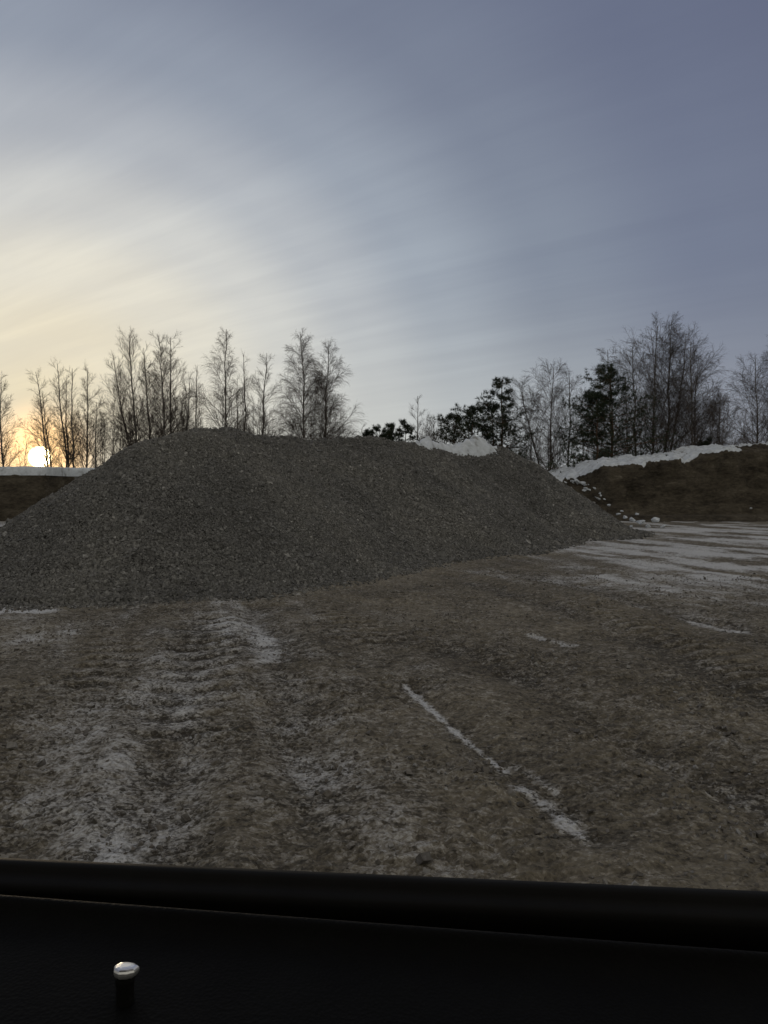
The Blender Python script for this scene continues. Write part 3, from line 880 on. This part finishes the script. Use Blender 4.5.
def lathe(name, prof, loc, mat, parent, tilt=(0, 0, 0), n=14, squash=None):
    prof = np.array(prof); ang = np.arange(n) / n * 2 * np.pi
    rr = 1 + (squash(ang) if squash else 0 * ang)
    V = np.concatenate([np.stack([r * rr * np.cos(ang), r * rr * np.sin(ang), np.full(n, z)], -1) for r, z in prof])
    idx = np.arange(len(prof) * n).reshape(len(prof), n); nx = np.roll(idx, -1, 1)
    Fq = np.stack([idx[:-1], nx[:-1], nx[1:], idx[1:]], -1).reshape(-1, 4)
    o = mesh_obj(name, V, [Fq, np.array([idx[-1]]), np.array([idx[0][::-1]])], mat, parent, squash is None)
    o.location = tuple(loc); o.rotation_euler = tilt
    return o


kb = lathe('lock_knob', [(.010, -.028), (.010, -.0225), (.009, -.0215), (.0062, -.021), (.0052, -.019), (.0048, -.006), (.0052, -.002), (.0056, 0)], kp, M_CARD, car, (0, 0, 0))
lathe('cap', [(.0050, .0002), (.0058, .0010), (.0063, .0022), (.0064, .0034), (.0061, .0044), (.0054, .0051), (.0042, .0055), (.0026, .0057)], (0, 0, 0), M_CAP, kb, (-.12, .06, .3), n=9,
      squash=lambda t: .10 * np.cos(2 * t + .6) + .07 * np.cos(3 * t))

# ---------------------------------------------------------------- sun, sky, camera
SAZ, SEL = math.atan2(40 - CX, F), math.atan2((HZ - 457) / F, math.hypot(1, (40 - CX) / F))
sd = np.array([math.sin(SAZ) * math.cos(SEL), math.cos(SAZ) * math.cos(SEL), math.sin(SEL)])
from mathutils import Vector
L = bpy.data.lights.new('sun', 'SUN'); L.energy = .9; L.angle = math.radians(.5); L.color = (1, .78, .5)
lo = bpy.data.objects.new('sun', L); COL.objects.link(lo); lo.rotation_euler = Vector(sd).to_track_quat('Z', 'Y').to_euler()

W = bpy.data.worlds.new('World'); S.world = W; W.use_nodes = True
nt = W.node_tree; bg = nt.nodes['Background']
sky = N(nt, 'TexSky', sky_type='NISHITA'); sky.sun_disc = False
sky.sun_elevation = SEL; sky.sun_rotation = SAZ; sky.air_density = 1.0; sky.dust_density = 1.5; sky.ozone_density = 1.5
tc = N(nt, 'TexCoord'); D = tc.outputs['Generated']
sp = N(nt, 'SeparateXYZ'); nt.links.new(D, sp.inputs[0]); X_, Y_, Z_ = sp.outputs
ca, sa = math.cos(SAZ), math.sin(SAZ)
along = math_(nt, 'ADD', math_(nt, 'MULTIPLY', X_, sa), math_(nt, 'MULTIPLY', Y_, ca))
cross = math_(nt, 'SUBTRACT', math_(nt, 'MULTIPLY', X_, ca), math_(nt, 'MULTIPLY', Y_, sa))
az = math_(nt, 'ARCTAN2', cross, along)
el = math_(nt, 'ARCSINE', Z_)
cel = math_(nt, 'COSINE', el)
dx = math_(nt, 'MULTIPLY', az, cel)
dy = math_(nt, 'MULTIPLY', math_(nt, 'SUBTRACT', el, SEL), 1.12)
rad = math_(nt, 'SQRT', math_(nt, 'ADD', math_(nt, 'MULTIPLY', dx, dx), math_(nt, 'MULTIPLY', dy, dy)))
dot = N(nt, 'VectorMath', operation='DOT_PRODUCT'); nt.links.new(D, dot.inputs[0]); dot.inputs[1].default_value = tuple(sd)
tang = math_(nt, 'ARCCOSINE', math_(nt, 'MINIMUM', dot.outputs['Value'], 1.0))
# thin cirrus: streaks on a high flat layer, drawn out away from the sun
zz = math_(nt, 'ADD', math_(nt, 'MAXIMUM', Z_, 0.0), .10)
wa = math.radians(-56); cw, sw = math.cos(wa), math.sin(wa)      # the wind that draws the cirrus out
along2 = math_(nt, 'ADD', math_(nt, 'MULTIPLY', X_, sw), math_(nt, 'MULTIPLY', Y_, cw))
cross2 = math_(nt, 'SUBTRACT', math_(nt, 'MULTIPLY', X_, cw), math_(nt, 'MULTIPLY', Y_, sw))
cu = math_(nt, 'DIVIDE', along2, zz); cv = math_(nt, 'DIVIDE', cross2, zz)
cb = N(nt, 'CombineXYZ'); nt.links.new(math_(nt, 'MULTIPLY', cu, .22), cb.inputs[0]); nt.links.new(math_(nt, 'MULTIPLY', cv, .85), cb.inputs[1])
c1 = noise(nt, 1.6, 7, .55, cb.outputs[0]); c1.inputs['Distortion'].default_value = .12
cb2 = N(nt, 'CombineXYZ'); nt.links.new(math_(nt, 'MULTIPLY', cu, .5), cb2.inputs[0]); nt.links.new(cv, cb2.inputs[1])
c2n = noise(nt, .6, 4, .5, cb2.outputs[0])
cb3 = N(nt, 'CombineXYZ'); nt.links.new(math_(nt, 'MULTIPLY', cu, .35), cb3.inputs[0]); nt.links.new(math_(nt, 'MULTIPLY', cv, 2.6), cb3.inputs[1])
c3n = noise(nt, 1.5, 8, .6, cb3.outputs[0]); c3n.inputs['Distortion'].default_value = .25
cl = math_(nt, 'ADD', math_(nt, 'ADD', math_(nt, 'MULTIPLY', c1.outputs[0], .32), math_(nt, 'MULTIPLY', c2n.outputs[0], .12)), math_(nt, 'MULTIPLY', c3n.outputs[0], .56))
clr = N(nt, 'MapRange', interpolation_type='SMOOTHSTEP'); nt.links.new(cl, clr.inputs[0]); clr.inputs[1].default_value = .36; clr.inputs[2].default_value = .64
# light of the veil: strong forward scattering round the sun
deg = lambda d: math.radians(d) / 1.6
vr = ramp(nt, [(0, (1.05, .78, .33)), (deg(4), (1.0, .85, .50)), (deg(9), (.96, .88, .66)), (deg(14), (.88, .85, .73)), (deg(19), (.72, .73, .70)), (deg(24), (.54, .575, .605)), (deg(30), (.385, .435, .50)), (deg(38), (.255, .295, .37)), (deg(48), (.19, .22, .305)), (deg(57), (.172, .195, .28)), (deg(72), (.50, .475, .395)), (1, (.53, .50, .41))],  # last stops, out of view, brightened and warmed to lift the ground
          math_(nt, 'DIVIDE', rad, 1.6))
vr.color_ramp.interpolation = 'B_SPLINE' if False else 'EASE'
# gaps between the streaks show the deeper sky
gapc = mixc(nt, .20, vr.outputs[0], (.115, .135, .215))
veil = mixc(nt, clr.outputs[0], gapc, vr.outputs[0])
nis = N(nt, 'VectorMath', operation='SCALE'); nt.links.new(sky.outputs[0], nis.inputs[0]); nis.inputs['Scale'].default_value = .08
hi = N(nt, 'MapRange', interpolation_type='SMOOTHSTEP'); nt.links.new(el, hi.inputs[0]); hi.inputs[1].default_value = math.radians(14); hi.inputs[2].default_value = math.radians(36)
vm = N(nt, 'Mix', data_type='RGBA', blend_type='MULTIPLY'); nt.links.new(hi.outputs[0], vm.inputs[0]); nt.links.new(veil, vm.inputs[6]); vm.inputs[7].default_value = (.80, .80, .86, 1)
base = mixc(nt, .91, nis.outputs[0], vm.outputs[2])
# low bright band along the horizon
hb = N(nt, 'MapRange', interpolation_type='SMOOTHSTEP'); nt.links.new(el, hb.inputs[0])
hb.inputs[1].default_value = math.radians(17); hb.inputs[2].default_value = 0; hb.inputs[3].default_value = 0; hb.inputs[4].default_value = 1
azf = N(nt, 'MapRange', interpolation_type='SMOOTHSTEP'); nt.links.new(math_(nt, 'ABSOLUTE', az), azf.inputs[0]); azf.inputs[1].default_value = .2; azf.inputs[2].default_value = 1.0; azf.inputs[3].default_value = 1; azf.inputs[4].default_value = .34
hbf = math_(nt, 'MULTIPLY', math_(nt, 'MULTIPLY', hb.outputs[0], azf.outputs[0]), .75)
base = mixc(nt, hbf, base, (.62, .63, .58))
# the sun's own disc and the glow hugging it
disc = N(nt, 'MapRange', interpolation_type='SMOOTHSTEP'); nt.links.new(tang, disc.inputs[0])
disc.inputs[1].default_value = math.radians(.78); disc.inputs[2].default_value = math.radians(.5)
glow = N(nt, 'MapRange', interpolation_type='SMOOTHERSTEP'); nt.links.new(tang, glow.inputs[0]); glow.inputs[1].default_value = math.radians(6); glow.inputs[2].default_value = math.radians(.5)
gl = math_(nt, 'POWER', glow.outputs[0], 2.2)
add = N(nt, 'Mix', data_type='RGBA', blend_type='ADD'); add.inputs[0].default_value = 1
nt.links.new(base, add.inputs[6]); nt.links.new(mixc(nt, gl, (0, 0, 0), (1.2, .58, .08)), add.inputs[7])
add2 = N(nt, 'Mix', data_type='RGBA', blend_type='ADD'); add2.inputs[0].default_value = 1
nt.links.new(add.outputs[2], add2.inputs[6]); nt.links.new(mixc(nt, disc.outputs[0], (0, 0, 0), (30., 24., 12.)), add2.inputs[7])
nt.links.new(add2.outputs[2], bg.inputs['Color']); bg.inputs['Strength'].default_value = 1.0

cam = bpy.data.cameras.new('camera'); co = bpy.data.objects.new('camera', cam); COL.objects.link(co)
co.location = (0, 0, CH); co.rotation_euler = (math.radians(90), 0, 0)
cam.sensor_fit = 'VERTICAL'; cam.sensor_height = 36; cam.lens = F / 1024 * 36; cam.shift_y = -(512 - HZ) / 1024
cam.clip_start = .02; cam.clip_end = 6000
S.camera = co
S.view_settings.view_transform = 'Standard'; S.view_settings.look = 'None'; S.view_settings.gamma = 1; S.view_settings.exposure = 0
S.view_settings.use_curve_mapping = False
S.cycles.use_denoising = True
S.cycles.max_bounces = 6; S.cycles.transparent_max_bounces = 4
S.cycles.caustics_reflective = False; S.cycles.caustics_refractive = False
S.cycles.use_adaptive_sampling = True
